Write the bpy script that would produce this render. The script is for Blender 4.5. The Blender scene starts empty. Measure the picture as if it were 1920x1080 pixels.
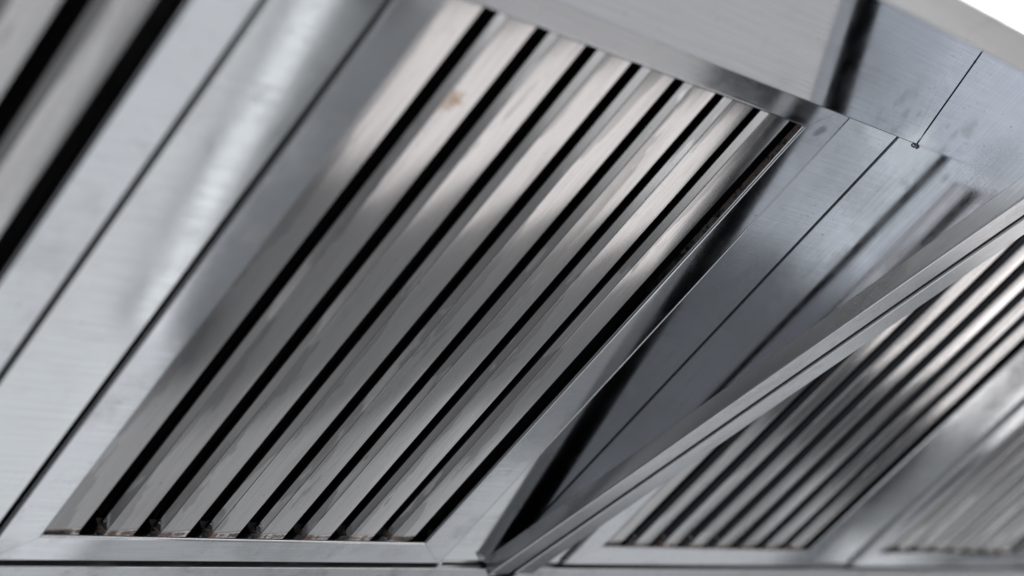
import bpy, math, random
from mathutils import Matrix, Vector

sc = bpy.context.scene
random.seed(7)

# ------------------------------------------------------------------ frame of reference
# u along the hoods, v up the filter slope, n towards the room (normal of the filter bank).
# The hood's lower rim is level in the world; the filter bank leans 10.6 degrees from it.
SL = 0.18678                                   # slope of the rim against the filter bank
CT = 1 / math.hypot(1, SL); ST = SL * CT
HEM_Z = 2.0                                    # rim height above the floor
MW = Matrix(((1, 0, 0, 0), (0, -CT, -ST, 0), (0, ST, -CT, HEM_Z), (0, 0, 0, 1)))

# ------------------------------------------------------------------ camera
cam = bpy.data.cameras.new('camera'); cam_o = bpy.data.objects.new('camera', cam)
sc.collection.objects.link(cam_o)
cam.sensor_width = 36; cam.lens = 58.99; cam.clip_start = 0.02; cam.clip_end = 100
RX = Vector((0.6586797, 0.59393856, 0.46192861))
RY = Vector((0.12655607, -0.69262757, 0.71010606))
RZ = Vector((0.74170386, -0.40927258, -0.53138625))
CP = Vector((-0.69932866, 0.89820314, 0.71040702))
m3 = MW.to_3x3()
ax, ay, az = m3 @ RX, m3 @ -RY, m3 @ -RZ
cw = MW @ CP
cam_o.matrix_world = Matrix(((ax.x, ay.x, az.x, cw.x), (ax.y, ay.y, az.y, cw.y), (ax.z, ay.z, az.z, cw.z), (0, 0, 0, 1)))
cam.dof.use_dof = True; cam.dof.focus_distance = 1.44; cam.dof.aperture_fstop = 2.9
sc.camera = cam_o
sc.render.resolution_x = 1024; sc.render.resolution_y = 576

# ------------------------------------------------------------------ world and lamps
w = bpy.data.worlds.new('World'); sc.world = w; w.use_nodes = True
bg = w.node_tree.nodes['Background']
bg.inputs[0].default_value = (0.82, 0.93, 1.15, 1); bg.inputs[1].default_value = 0.035

def lamp(name, x0, x1, y0, y1, z, radiance, col=(1, 1, 1), up=True):
    L = bpy.data.lights.new(name, 'AREA'); L.shape = 'RECTANGLE'
    L.size = x1 - x0; L.size_y = y1 - y0
    L.energy = radiance * math.pi * L.size * L.size_y; L.color = col
    o = bpy.data.objects.new(name, L); sc.collection.objects.link(o)
    o.location = ((x0 + x1) / 2, (y0 + y1) / 2, HEM_Z + z)
    if up: o.rotation_euler = (math.pi, 0, 0)
    return o
WARM, COOL = (1.0, 0.98, 0.975), (0.955, 0.985, 1.01)
lamp('worktop_bounce_fill', 1.33, 2.95, -0.20, 0.17, -1.1, 1.40, WARM)  # added upward lamps, standing in for an unseen bright worktop the steel reflects
lamp('worktop_bounce_fill', 1.12, 1.90, -0.48, -0.22, -1.1, 0.55, WARM)
lamp('worktop_bounce_fill', 1.12, 2.30, -1.2, -0.50, -1.1, 0.64, WARM)
lamp('worktop_bounce_fill', 0.60, 5.0, -4.0, -1.25, -1.1, 1.4, WARM)  # added to put highlights on the bent edges
lamp('worktop_bounce_fill', 4.16, 7.5, -0.3, 0.50, -1.1, 3.0, WARM)
lamp('worktop_bounce_fill', 3.46, 3.80, -0.3, 0.38, -1.1, 2.6, WARM)
lamp('wall_bounce_fill', 3.80, 4.05, 0.32, 0.84, -1.1, 0.32, COOL)  # added lamps in place of the unseen back wall's reflected brightness
lamp('wall_bounce_fill', 1.03, 1.30, -0.20, 0.45, -1.1, 0.23, COOL)
lamp('wall_bounce_fill', 1.33, 3.20, 0.20, 0.62, -1.1, 0.24, COOL)
lamp('wall_bounce_fill', 1.12, 1.95, 0.66, 1.3, -1.1, 0.50, COOL)
lamp('wall_bounce_fill', 1.96, 3.42, 0.64, 1.5, -1.1, 0.66, COOL)
lamp('wall_bounce_fill', 3.72, 4.20, 0.86, 1.2, -1.1, 0.95, COOL)
lamp('wall_bounce_fill', 4.25, 7.0, 0.92, 2.0, -1.1, 0.50, COOL)
lamp('worktop_bounce_fill', 0.45, 0.905, -0.5, 1.3, -1.1, 0.88, COOL)
lamp('worktop_bounce_fill', 0.935, 1.0, -0.5, 0.455, -1.1, 1.5, COOL)  # narrow lamp added for the streak on the filler panel
lamp('wall_bounce_fill', 0.906, 1.09, 0.46, 1.3, -1.1, 0.95, COOL)
lamp('worktop_bounce_fill', -4.0, -1.42, -1.8, 0.06, -1.1, 1.5, COOL)
lamp('worktop_bounce_fill', -1.41, -0.95, -1.8, 0.02, -1.1, 0.98, COOL)
lamp('wall_bounce_fill', -4.0, -1.00, 0.04, 0.66, -1.1, 0.24, COOL)
lamp('wall_bounce_fill', -4.0, -1.13, 0.68, 1.3, -1.1, 0.42, COOL)
lamp('ceiling_light', 0.3, 5.0, -3.2, -0.3, 0.9, 4.0, (1.0, 1.0, 1.0), up=False)

sc.view_settings.view_transform = 'Standard'; sc.view_settings.look = 'None'
sc.view_settings.exposure = 0; sc.view_settings.gamma = 1

# ------------------------------------------------------------------ materials
def steel(name, base=(0.6, 0.61, 0.62), rough=0.27, brush='u', aniso=0.55, wave=0.0012, wave_scale=5,
          grain=0.05, stain=0.25, stain_scale=(9, 9, 9), stain_col=(0.2, 0.19, 0.18), marks=(), rust=None, film=None, shift=0.0):
    m = bpy.data.materials.new(name); m.use_nodes = True
    nt = m.node_tree; N = nt.nodes; L = nt.links
    for n in list(N): N.remove(n)
    def nd(t, **k):
        n = N.new(t)
        for a, b in k.items(): setattr(n, a, b)
        return n
    def math_(op, a, b=None, c=None, clamp=False):
        n = nd('ShaderNodeMath', operation=op, use_clamp=clamp)
        for i, v in enumerate((a, b, c)):
            if v is None: continue
            if hasattr(v, 'links'): L.new(v, n.inputs[i])
            else: n.inputs[i].default_value = v
        return n.outputs[0]
    def mixc(f, a, b):
        n = nd('ShaderNodeMix', data_type='RGBA')
        for s, v in ((n.inputs[0], f), (n.inputs[6], a), (n.inputs[7], b)):
            if hasattr(v, 'links'): L.new(v, s)
            else: s.default_value = v if not isinstance(v, tuple) else (*v, 1)
        return n.outputs[2]
    def smooth(x, lo, hi):
        n = nd('ShaderNodeMapRange', interpolation_type='SMOOTHSTEP')
        L.new(x, n.inputs[0]); n.inputs[1].default_value = lo; n.inputs[2].default_value = hi
        return n.outputs[0]
    out = nd('ShaderNodeOutputMaterial'); p = nd('ShaderNodeBsdfPrincipled')
    L.new(p.outputs[0], out.inputs[0])
    tc = nd('ShaderNodeTexCoord'); co = tc.outputs['Object']
    def noise(scale, detail=3, rgh=0.5, off=0.0):
        mp = nd('ShaderNodeMapping'); L.new(co, mp.inputs[0])
        mp.inputs['Scale'].default_value = scale; off += shift; mp.inputs['Location'].default_value = (off, off * 1.7, off * 0.6)
        n = nd('ShaderNodeTexNoise'); L.new(mp.outputs[0], n.inputs['Vector'])
        n.inputs['Scale'].default_value = 1; n.inputs['Detail'].default_value = detail; n.inputs['Roughness'].default_value = rgh
        return n.outputs[0]
    bs = {'u': (12, 700, 700), 'v': (700, 12, 700), 'n': (700, 700, 12)}[brush]
    g = noise(bs, 3, 0.6)
    lf = noise((wave_scale,) * 3, 1, 0.4, 3.1)
    st = noise(stain_scale, 5, 0.62, 11.3)
    st2 = noise(tuple(s * 4.5 for s in stain_scale), 4, 0.6, 5.9)
    col = mixc(math_('MULTIPLY', smooth(g, 0.3, 0.7), 0.2), base, tuple(c * 0.55 for c in base))
    sm = math_('MULTIPLY', smooth(st, 0.5, 0.72), stain)
    col = mixc(sm, col, stain_col)
    sm2 = math_('MULTIPLY', smooth(st2, 0.58, 0.7), stain * 0.5)
    col = mixc(sm2, col, stain_col)
    sp = math_('MULTIPLY', smooth(noise((330, 210, 330), 2, 0.5, 7.7), 0.7, 0.78), 0.55)      # grease specks
    col = mixc(sp, col, (0.16, 0.14, 0.13))
    r = math_('ADD', rough, math_('MULTIPLY', math_('SUBTRACT', g, 0.5), 0.08))
    r = math_('ADD', r, math_('MULTIPLY', math_('SUBTRACT', st2, 0.5), 0.08))
    r = math_('ADD', r, math_('MULTIPLY', sm, 0.25))
    sep = nd('ShaderNodeSeparateXYZ'); L.new(co, sep.inputs[0])
    U, V, NN = sep.outputs
    for (mu, mv, mn, rad, colr, amt, nscale) in marks:        # fingerprints, drips and spots
        d = nd('ShaderNodeVectorMath', operation='DISTANCE'); L.new(co, d.inputs[0]); d.inputs[1].default_value = (mu, mv, mn)
        nz = noise((nscale,) * 3, 3, 0.55, mu * 31 + mv * 17)
        k = math_('ADD', math_('DIVIDE', d.outputs['Value'], rad), math_('MULTIPLY', math_('SUBTRACT', nz, 0.5), 2.2))
        mk = math_('MULTIPLY', smooth(k, 1.05, 0.2), amt)
        col = mixc(mk, col, colr); r = math_('ADD', r, math_('MULTIPLY', mk, 0.25))
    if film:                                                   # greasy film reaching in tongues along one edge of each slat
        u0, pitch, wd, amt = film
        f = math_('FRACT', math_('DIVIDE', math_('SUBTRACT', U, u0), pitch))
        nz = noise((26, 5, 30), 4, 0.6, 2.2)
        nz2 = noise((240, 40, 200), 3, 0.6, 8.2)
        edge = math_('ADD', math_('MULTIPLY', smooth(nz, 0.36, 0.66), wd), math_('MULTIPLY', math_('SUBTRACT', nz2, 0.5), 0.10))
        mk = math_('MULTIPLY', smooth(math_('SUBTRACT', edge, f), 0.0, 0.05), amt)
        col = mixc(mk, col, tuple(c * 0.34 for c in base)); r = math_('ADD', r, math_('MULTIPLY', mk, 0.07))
    if rust:
        kind, a, b = rust
        nz = noise((110, 110, 110), 5, 0.68, 4.4)
        x = V if kind == 'v' else U
        k = math_('ADD', smooth(x, b, a), math_('MULTIPLY', math_('SUBTRACT', nz, 0.5), 1.5))
        mk = smooth(k, 0.78, 1.1)
        if kind == 'u':
            mk = math_('MULTIPLY', mk, smooth(NN, -0.0012, -0.003))
            mk = math_('MULTIPLY', mk, smooth(V, 0.36, 0.50))
        mk = math_('MULTIPLY', mk, 0.75)
        rc = mixc(smooth(noise((260, 260, 260), 3, 0.5, 9.9), 0.4, 0.7), (0.16, 0.075, 0.04), (0.36, 0.17, 0.09))
        col = mixc(mk, col, rc)
        L.new(math_('SUBTRACT', 1.0, math_('MULTIPLY', mk, 0.85)), p.inputs['Metallic'])
        r = math_('ADD', r, math_('MULTIPLY', mk, 0.4))
    else:
        p.inputs['Metallic'].default_value = 1
    L.new(col, p.inputs['Base Color'])
    L.new(math_('MAXIMUM', math_('MINIMUM', r, 0.9), 0.06), p.inputs['Roughness'])
    b1 = nd('ShaderNodeBump'); b1.inputs['Strength'].default_value = 1; b1.inputs['Distance'].default_value = wave; L.new(lf, b1.inputs['Height'])
    b2 = nd('ShaderNodeBump'); b2.inputs['Strength'].default_value = grain; b2.inputs['Distance'].default_value = 0.0004
    L.new(g, b2.inputs['Height']); L.new(b1.outputs[0], b2.inputs['Normal'])
    L.new(b2.outputs[0], p.inputs['Normal'])
    if aniso:
        p.inputs['Anisotropic'].default_value = aniso
        cx = nd('ShaderNodeCombineXYZ'); v = {'u': (0, 1, 0.02), 'v': (1, 0, 0.02), 'n': (0.02, 1, 0)}[brush]
        for i in range(3): cx.inputs[i].default_value = v[i]
        vt = nd('ShaderNodeVectorTransform', vector_type='VECTOR', convert_from='OBJECT', convert_to='WORLD')
        L.new(cx.outputs[0], vt.inputs[0]); L.new(vt.outputs[0], p.inputs['Tangent'])
    return m

GR = (0.22, 0.20, 0.19)
M = {}
M['slat'] = steel('slat_steel', (0.49, 0.475, 0.472), 0.13, 'v', 0.4, 0.0011, 6, 0.035, 0.22, (30, 6, 30), (0.22, 0.2, 0.19),
                  marks=((0.104, 0.496, -0.008, 0.010, (0.45, 0.28, 0.16), 0.62, 130),),
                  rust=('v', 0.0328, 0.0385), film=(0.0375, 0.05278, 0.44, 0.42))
M['slat_other'] = steel('slat_steel_unspotted', (0.49, 0.475, 0.472), 0.13, 'v', 0.4, 0.0011, 6, 0.035, 0.22, (30, 6, 30), (0.22, 0.2, 0.19),
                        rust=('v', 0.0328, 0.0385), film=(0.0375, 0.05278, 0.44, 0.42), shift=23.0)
M['frame_other'] = steel('frame_steel_unmarked', (0.58, 0.59, 0.61), 0.11, 'u', 0.4, 0.0014, 5, 0.05, 0.3, (14, 14, 14), (0.3, 0.29, 0.28), shift=23.0)
M['frame'] = steel('frame_steel', (0.58, 0.59, 0.61), 0.11, 'u', 0.4, 0.0014, 5, 0.05, 0.3, (14, 14, 14), (0.3, 0.29, 0.28),
                   marks=((0.026, 0.355, 0, 0.012, GR, 0.35, 80), (0.478, 0.572, 0, 0.008, GR, 0.5, 90)))
M['rail_rust'] = steel('frame_steel_rusted_lip', (0.58, 0.59, 0.61), 0.11, 'u', 0.4, 0.0014, 5, 0.05, 0.3, (14, 14, 14), (0.3, 0.29, 0.28),
                       rust=('u', 0.4560, 0.4585), marks=((0.478, 0.572, 0, 0.008, GR, 0.5, 90),))
M['back'] = steel('shaded_greasy_steel', (0.11, 0.108, 0.108), 0.45, 'v', 0, 0.001, 6, 0.05, 0.4, (20, 8, 20), (0.02, 0.015, 0.01))  # greasy tone, also darkened to hold the shade inside slots and plenum
M['filler'] = steel('filler_steel', (0.62, 0.63, 0.64), 0.11, 'u', 0.5, 0.0010, 4, 0.02, 0.22, (10, 10, 10), (0.4, 0.4, 0.4))
M['panel'] = steel('panel_steel', (0.55, 0.565, 0.595), 0.085, 'u', 0.4, 0.0007, 5, 0.05, 0.18, (10, 10, 10), (0.36, 0.35, 0.35),
                   marks=((0.526, 0.629, 0.008, 0.010, GR, 0.32, 150), (0.546, 0.618, 0.010, 0.008, GR, 0.3, 190), (0.545, 0.603, 0.013, 0.007, GR, 0.3, 210),
                          (0.564, 0.623, 0.010, 0.004, GR, 0.3, 190), (0.588, 0.600, 0.013, 0.022, (0.82, 0.84, 0.86), 0.55, 25), (0.517, 0.606, 0.012, 0.012, GR, 0.22, 120)))
M['wall'] = steel('end_panel_steel', (0.55, 0.57, 0.61), 0.08, 'v', 0, 0.0006, 5, 0.01, 0.2, (12, 12, 12), (0.34, 0.34, 0.35),
                  marks=((0.59, 0.597, 0.014, 0.030, (0.82, 0.84, 0.86), 0.55, 22), (0.59, 0.639, 0.039, 0.009, GR, 0.25, 150), (0.59, 0.568, 0.031, 0.008, GR, 0.2, 140), (0.59, 0.634, 0.093, 0.04, GR, 0.2, 520)))
M['hem'] = steel('hem_steel', (0.70, 0.705, 0.72), 0.23, 'v', 0, 0.0012, 8, 0.008, 0.3, (16, 10, 16), (0.28, 0.26, 0.25))
M['rim'] = steel('rim_steel', (0.68, 0.685, 0.69), 0.32, 'u', 0.3, 0.0012, 8, 0.03, 0.25, (16, 16, 16), (0.34, 0.33, 0.33))
M['trough'] = steel('trough_steel', (0.58, 0.59, 0.6), 0.3, 'u', 0.4, 0.0012, 6, 0.05, 0.65, (22, 30, 30), (0.34, 0.34, 0.35))
M['weld'] = steel('weld_steel', (0.8, 0.81, 0.83), 0.38, 'u', 0, 0.0004, 60, 0.0, 0.2, (90, 90, 90), (0.4, 0.38, 0.36))

# ------------------------------------------------------------------ mesh helpers (all in u, v, n)
def link(name, verts, faces, mat, parent, smooth_angle=None):
    me = bpy.data.meshes.new(name); me.from_pydata(verts, [], faces); me.update()
    import bmesh
    bm = bmesh.new(); bm.from_mesh(me); bmesh.ops.recalc_face_normals(bm, faces=bm.faces); bm.to_mesh(me); bm.free()
    if smooth_angle:
        me.polygons.foreach_set('use_smooth', [True] * len(me.polygons))
        me.set_sharp_from_angle(angle=math.radians(smooth_angle))
    me.materials.append(mat)
    o = bpy.data.objects.new(name, me); sc.collection.objects.link(o)
    if parent: o.parent = parent
    if smooth_angle:
        wn = o.modifiers.new('weighted_normal', 'WEIGHTED_NORMAL'); wn.weight = 100; wn.keep_sharp = True
    return o

def round_poly(pts, radii, seg=4):
    """closed polygon with rounded corners"""
    out = []; n = len(pts)
    for i, (p, r) in enumerate(zip(pts, radii)):
        if r <= 0: out.append(p); continue
        p = Vector(p); a = (Vector(pts[i - 1]) - p).normalized(); b = (Vector(pts[(i + 1) % n]) - p).normalized()
        h = a.angle(b) / 2; d = r / math.tan(h); c = p + (a + b).normalized() * (r / math.sin(h))
        s = p + a * d - c; e = p + b * d - c; th = s.angle(e)
        for k in range(seg + 1):
            t = k / seg
            q = (s * math.sin((1 - t) * th) + e * math.sin(t * th)) / math.sin(th) + c
            out.append((q.x, q.y))
    return out

def sweep(name, poly, place0, place1, mat, parent, seg=1, smooth_angle=40):
    """closed profile swept from place0(point) to place1(point)"""
    n = len(poly); verts = []; faces = []
    for k in range(seg + 1):
        t = k / seg
        for q in poly: verts.append(tuple(Vector(place0(q)).lerp(Vector(place1(q)), t)))
    for k in range(seg):
        for i in range(n):
            j = (i + 1) % n
            faces.append((k * n + i, k * n + j, (k + 1) * n + j, (k + 1) * n + i))
    faces.append(tuple(range(n))); faces.append(tuple(range(seg * n, seg * n + n)))
    return link(name, verts, faces, mat, parent, smooth_angle)

def thing(name, label, cat, origin, group=None):
    o = bpy.data.objects.new(name, None); sc.collection.objects.link(o)
    o.empty_display_size = 0.05
    o.matrix_world = MW @ Matrix.Translation(origin)
    o['label'] = label; o['category'] = cat
    if group: o['group'] = group
    return o

def copy_tree(o, parent=None):
    c = o.copy(); sc.collection.objects.link(c); c.parent = parent
    for ch in list(o.children): copy_tree(ch, c)
    return c

# ------------------------------------------------------------------ hoods
V1, RIM0, RIM1 = 0.757, 0.735, 0.761
def hem_n(v): return SL * v + 0.0102
def ceil_n(v): return 0.0137 - 0.1675 * (v - 0.598)

def box_part(name, u0, u1, poly, mat, parent, smooth_angle=40):
    return sweep(name, poly, lambda q: (u0, q[0], q[1]), lambda q: (u1, q[0], q[1]), mat, parent, 1, smooth_angle)

def hood(label, ua, ub, wall_at, side, fillers, group):
    """wall_at: inner face of the end panel; side +1: end panel closes the high-u end, -1: the low-u end"""
    t = thing('exhaust_hood', label, 'exhaust hood', (0, 0, 0), group)
    s = side
    inner = wall_at - s * 0.0015
    a, b = (ua, inner) if s > 0 else (inner, ub)
    # ceiling panel with its folded lip over the filters' upper rail
    vp = [(0.598, 0.0137), (V1, ceil_n(V1)), (V1, ceil_n(V1) - 0.0012), (0.6012, ceil_n(0.6012) - 0.0012), (0.5994, 0.003), (0.598, 0.003)]
    box_part('ceiling_panel', a, b, round_poly(vp, (0.0012, 0, 0, 0, 0, 0)), M['panel'], t)
    # front fascia and the folded rim under it
    fb = hem_n(V1)
    box_part('fascia_panel', a if s > 0 else wall_at, b if s < 0 else wall_at, [(V1 + 0.0003, -0.34), (V1 + 0.0033, -0.34), (V1 + 0.0033, fb - 0.002), (V1 + 0.0003, fb - 0.002)], M['panel'], t)
    h = 0.0165
    rp = [(RIM0, hem_n(RIM0)), (RIM1, hem_n(RIM1)), (RIM1, hem_n(RIM1) - h), (RIM0 + 0.003, hem_n(RIM0 + 0.003) - h)]
    box_part('front_rim', a - (0.0 if s > 0 else 0.01), b + (0.01 if s > 0 else 0.0), round_poly(rp, (0.0015, 0.0015, 0.0005, 0.0005)), M['rim'], t)
    # end panel: a wedge-shaped plate between filter bank and rim
    o0, o1 = wall_at, wall_at + s * 0.008
    wp = [(-0.07, -0.34), (V1 - 0.0005, -0.34), (V1 - 0.0005, hem_n(V1) - 0.0016), (-0.07, hem_n(-0.07) - 0.0016)]
    sweep('end_panel', wp, lambda q: (o0, q[0], q[1]), lambda q: (o1, q[0], q[1]), M['wall'], t)
    # the folded rim along the end panel: level, box-shaped
    hin, hout = wall_at - s * 0.020, wall_at + s * 0.0092
    th = s * 0.0011
    hp = round_poly([(hin, 0.0), (hout, 0.0), (hout, -h), (hout - th, -h), (hout - th, -0.0011), (hin + th, -0.0011), (hin + th, -h), (hin, -h)],
                    (0.0018, 0.0018, 0, 0, 0, 0, 0.0004, 0.0004))
    sweep('end_rim', hp, lambda q: (q[0], -0.001, hem_n(-0.001) + q[1]), lambda q: (q[0], RIM0 - 0.0006, hem_n(RIM0 - 0.0006) + q[1]), M['hem'], t, 6)
    # blank panels between and beside the filters
    for (f0, f1) in fillers:
        fp = round_poly([(f0, -0.0045), (f1, -0.0045), (f1, -0.009), (f0, -0.009)], (0.0022, 0.0012, 0, 0))
        sweep('filler_panel', fp, lambda q: (q[0], -0.002, q[1]), lambda q: (q[0], 0.618, q[1]), M['filler'], t)
    # grease trough below the filters: back wall, floor, lip
    tp = [(-0.0045, 0.0015), (-0.0045, -0.030), (0.010, -0.056), (0.010, -0.058), (-0.0110, -0.058), (-0.055, -0.058), (-0.055, 0.003)]
    tr = box_part('grease_trough', a, b, round_poly(tp, (0.0015, 0, 0, 0, 0, 0, 0)), M['trough'], t)
    # the closed plenum above
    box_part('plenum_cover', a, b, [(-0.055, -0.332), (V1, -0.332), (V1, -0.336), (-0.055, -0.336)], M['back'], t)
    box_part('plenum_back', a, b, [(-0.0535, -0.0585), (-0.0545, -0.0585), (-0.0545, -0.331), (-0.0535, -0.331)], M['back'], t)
    far = a if s > 0 else b
    sweep('end_panel', [(-0.07, -0.34), (V1 - 0.0005, -0.34), (V1 - 0.0005, hem_n(V1) - 0.0016), (-0.07, hem_n(-0.07) - 0.0016)],
          lambda q: (far - s * 0.001, q[0], q[1]), lambda q: (far - s * 0.009, q[0], q[1]), M['wall'], t)
    return t

GRP_H = 'stainless exhaust hoods side by side'
hood_a = hood('brushed steel kitchen hood whose smudged end panel mirrors its filters', -1.25, 0.6, 0.590, 1,
              [(-0.0808, -0.0022), (0.5062, 0.5885)], GRP_H)
hood_b = hood('neighbouring steel hood just past the double rim, with streaky bright filters', 0.6, 2.55, 0.6160, -1,
              [(0.6180, 0.6875), (1.1972, 1.2835), (1.793, 1.86)], GRP_H)

def bead(name, pos, r, parent, mat, squash=0.6, seed=0):
    import bmesh
    rnd = random.Random(seed); bm = bmesh.new(); bmesh.ops.create_icosphere(bm, subdivisions=2, radius=r)
    for vv in bm.verts:
        k = 1 + rnd.uniform(-0.15, 0.15); vv.co *= k; vv.co.z *= squash; vv.co += Vector(pos)
    me = bpy.data.meshes.new(name); bm.to_mesh(me); bm.free()
    me.polygons.foreach_set('use_smooth', [True] * len(me.polygons)); me.materials.append(mat)
    o = bpy.data.objects.new(name, me); sc.collection.objects.link(o); o.parent = parent
    return o
bead('weld_bead', (0.5870, 0.5970, 0.0140), 0.0024, hood_a, M['weld'], 0.9, 1)
bead('weld_bead', (0.5030, 0.000, -0.0030), 0.0030, hood_a, M['weld'], 1.0, 2)
bead('weld_bead', (0.5600, 0.006, -0.0040), 0.0032, hood_a, M['weld'], 0.9, 3)
# the rim's raw end where it was ground down on the trough
ep = round_poly([(0.5695, 0.0007), (0.579, 0.0007), (0.579, -0.006), (0.5695, -0.006)], (0.0012,) * 4)
sweep('rim_end_cap', ep, lambda q: (q[0], -0.0045, hem_n(-0.0045) + q[1]), lambda q: (q[0], -0.0014, hem_n(-0.0014) + q[1]), M['weld'], hood_a)

# ------------------------------------------------------------------ baffle filters
FW, FH = 0.5, 0.612
LI, RI, BI, TI = 0.0375, 0.4562, 0.0313, 0.570
SN = -0.0055                                     # slats lie a little behind the frame's face
PITCH, U0, FLAT = 0.05278, 0.0728, 0.0302

def rail(kind, parent, mat):
    d = 0.045
    W = {'left': LI, 'right': FW - RI, 'bottom': BI, 'top': FH - TI}[kind]
    pr = round_poly([(0, -d), (0, 0), (W, 0), (W, -0.0075), (W - 0.0012, -0.0075), (W - 0.014, -0.0090), (W - 0.014, -d)], (0, 0.003 if kind == 'bottom' else 0.0018, 0.0026, 0.0003, 0, 0, 0), 6)
    L_, R_, B_, T_ = LI, FW - RI, BI, FH - TI
    def pos(q, end):
        k = q[0] / W; e = 0.0002
        if kind == 'left': return (q[0], B_ * k + e if end == 0 else FH - T_ * k - e, q[1])
        if kind == 'right': return (FW - q[0], B_ * k + e if end == 0 else FH - T_ * k - e, q[1])
        if kind == 'bottom': return (L_ * k + e if end == 0 else FW - R_ * k - e, q[0], q[1])
        return (L_ * k + e if end == 0 else FW - R_ * k - e, FH - q[0], q[1])
    return sweep('frame_rail', pr, lambda q: pos(q, 0), lambda q: pos(q, 1), mat, parent, 8)

def channel(pts, thick):
    """open polyline -> closed profile of sheet metal"""
    off = []
    for i, p in enumerate(pts):
        a = Vector(pts[max(i - 1, 0)]); b = Vector(pts[min(i + 1, len(pts) - 1)])
        t = (b - a).normalized(); nrm = Vector((-t.y, t.x))
        q = Vector(p) + nrm * thick; off.append((q.x, q.y))
    return list(pts) + off[::-1]

def slat_profile(ur, wide, tilt):
    flat = FLAT if not wide else 0.0420
    ul = ur - flat
    pts = [(ur - 0.0022, SN - 0.016)]
    for k in range(4):                           # tight right bend
        a = math.radians(5 + 85 * k / 3); r = 0.0007
        pts.append((ur - r + r * math.cos(a), SN - r + r * math.sin(a)))
    for k in range(1, 4):                        # nearly flat face, slightly bowed
        t = k / 4; pts.append((ur + (ul - ur) * t, SN + 0.00016 * math.sin(math.pi * t)))
    for k in range(5):                           # softer left bend
        a = math.radians(90 + 57.5 * k / 4); r = 0.0013
        pts.append((ul + r + r * math.cos(a), SN - r + r * math.sin(a)))
    pts.append((ul - 0.0031, SN - 0.0061))
    pts.append((ul - 0.0026, SN - 0.0085))
    c = (ur, SN)
    out = []
    for (x, y) in pts:
        dx, dy = x - c[0], y - c[1]
        out.append((c[0] + dx * math.cos(tilt) - dy * math.sin(tilt), c[1] + dx * math.sin(tilt) + dy * math.cos(tilt)))
    return channel(out, 0.0008)

GRP_F = 'baffle filters set in the hoods'
def baffle_filter(label, origin):
    t = thing('baffle_filter', label, 'baffle filter', origin, GRP_F)
    for k in ('left', 'bottom', 'top'): rail(k, t, M['frame'])
    r = rail('right', t, M['rail_rust']); r['label'] = 'frame rail with rusty inner lip'
    rnd = random.Random(3)
    for i in range(8):
        tilt = math.radians((-2.5, -2.5, -2.5, -2.3, -2.1, -1.7, -1.2, -0.7)[i] + rnd.uniform(-0.35, 0.35))
        pf = slat_profile(U0 + PITCH * i, i == 0, tilt)
        sweep('slat', pf, lambda q: (q[0], BI - 0.004, q[1]), lambda q: (q[0], TI + 0.004, q[1]), M['slat'], t, 10, 30)
    for i in range(9):                            # second row, behind the slots
        c = U0 + PITCH * i - PITCH * 0.0 + 0.010 if i < 8 else 0
        if i == 8: continue
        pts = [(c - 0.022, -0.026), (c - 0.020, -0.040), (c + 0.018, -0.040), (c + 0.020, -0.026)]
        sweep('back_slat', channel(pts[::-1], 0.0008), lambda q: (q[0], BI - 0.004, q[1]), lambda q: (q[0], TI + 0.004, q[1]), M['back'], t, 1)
    for i in range(1, 5):                         # beads added to glint like drain holes at the slats' feet
        ul = U0 + PITCH * i - FLAT
        bead('glint_bead', (ul - 0.0022, BI + 0.0085, SN - 0.0042), 0.0013, t, M['weld'], 0.9, 10 + i)
    return t
f_main = baffle_filter('baffle filter with a tan spot on one slat, next to the end panel', (0, 0, 0))
spots = [((-0.588, 0, 0), 'baffle filter in the smudged hood, farther from the end panel'),
         ((0.690, 0, 0), 'streaky baffle filter in the neighbouring hood, next to the double rim'),
         ((1.286, 0, 0), 'baffle filter beyond the bright filler panel of the neighbouring hood')]
clean_rail = [ch for ch in f_main.children if ch.data.materials[0] == M['rail_rust']][0].data.copy()
clean_rail.materials[0] = M['frame_other']
for org, lab in spots:
    c = copy_tree(f_main)
    c.matrix_world = MW @ Matrix.Translation(org); c['label'] = lab
    for ch in c.children:                         # marks and stains of their own
        other = {M['slat']: M['slat_other'], M['frame']: M['frame_other']}.get(ch.data.materials[0])
        if other: ch.material_slots[0].link = 'OBJECT'; ch.material_slots[0].material = other
    for ch in c.children:                         # only the first filter's lip has rusted
        if ch.data.materials[0] == M['rail_rust']:
            ch.data = clean_rail; del ch['label']
        elif ch.data.name.startswith('slat'):     # pressed and fitted by hand: no two sit alike
            sw = math.radians(random.uniform(-0.6, 0.6) + (4.2 if org[0] < 0 else 0))
            p = Vector((max(v.co.x for v in ch.data.vertices), 0, SN))
            ch.matrix_local = Matrix.Translation(p) @ Matrix.Rotation(sw, 4, 'Y') @ Matrix.Translation(-p)
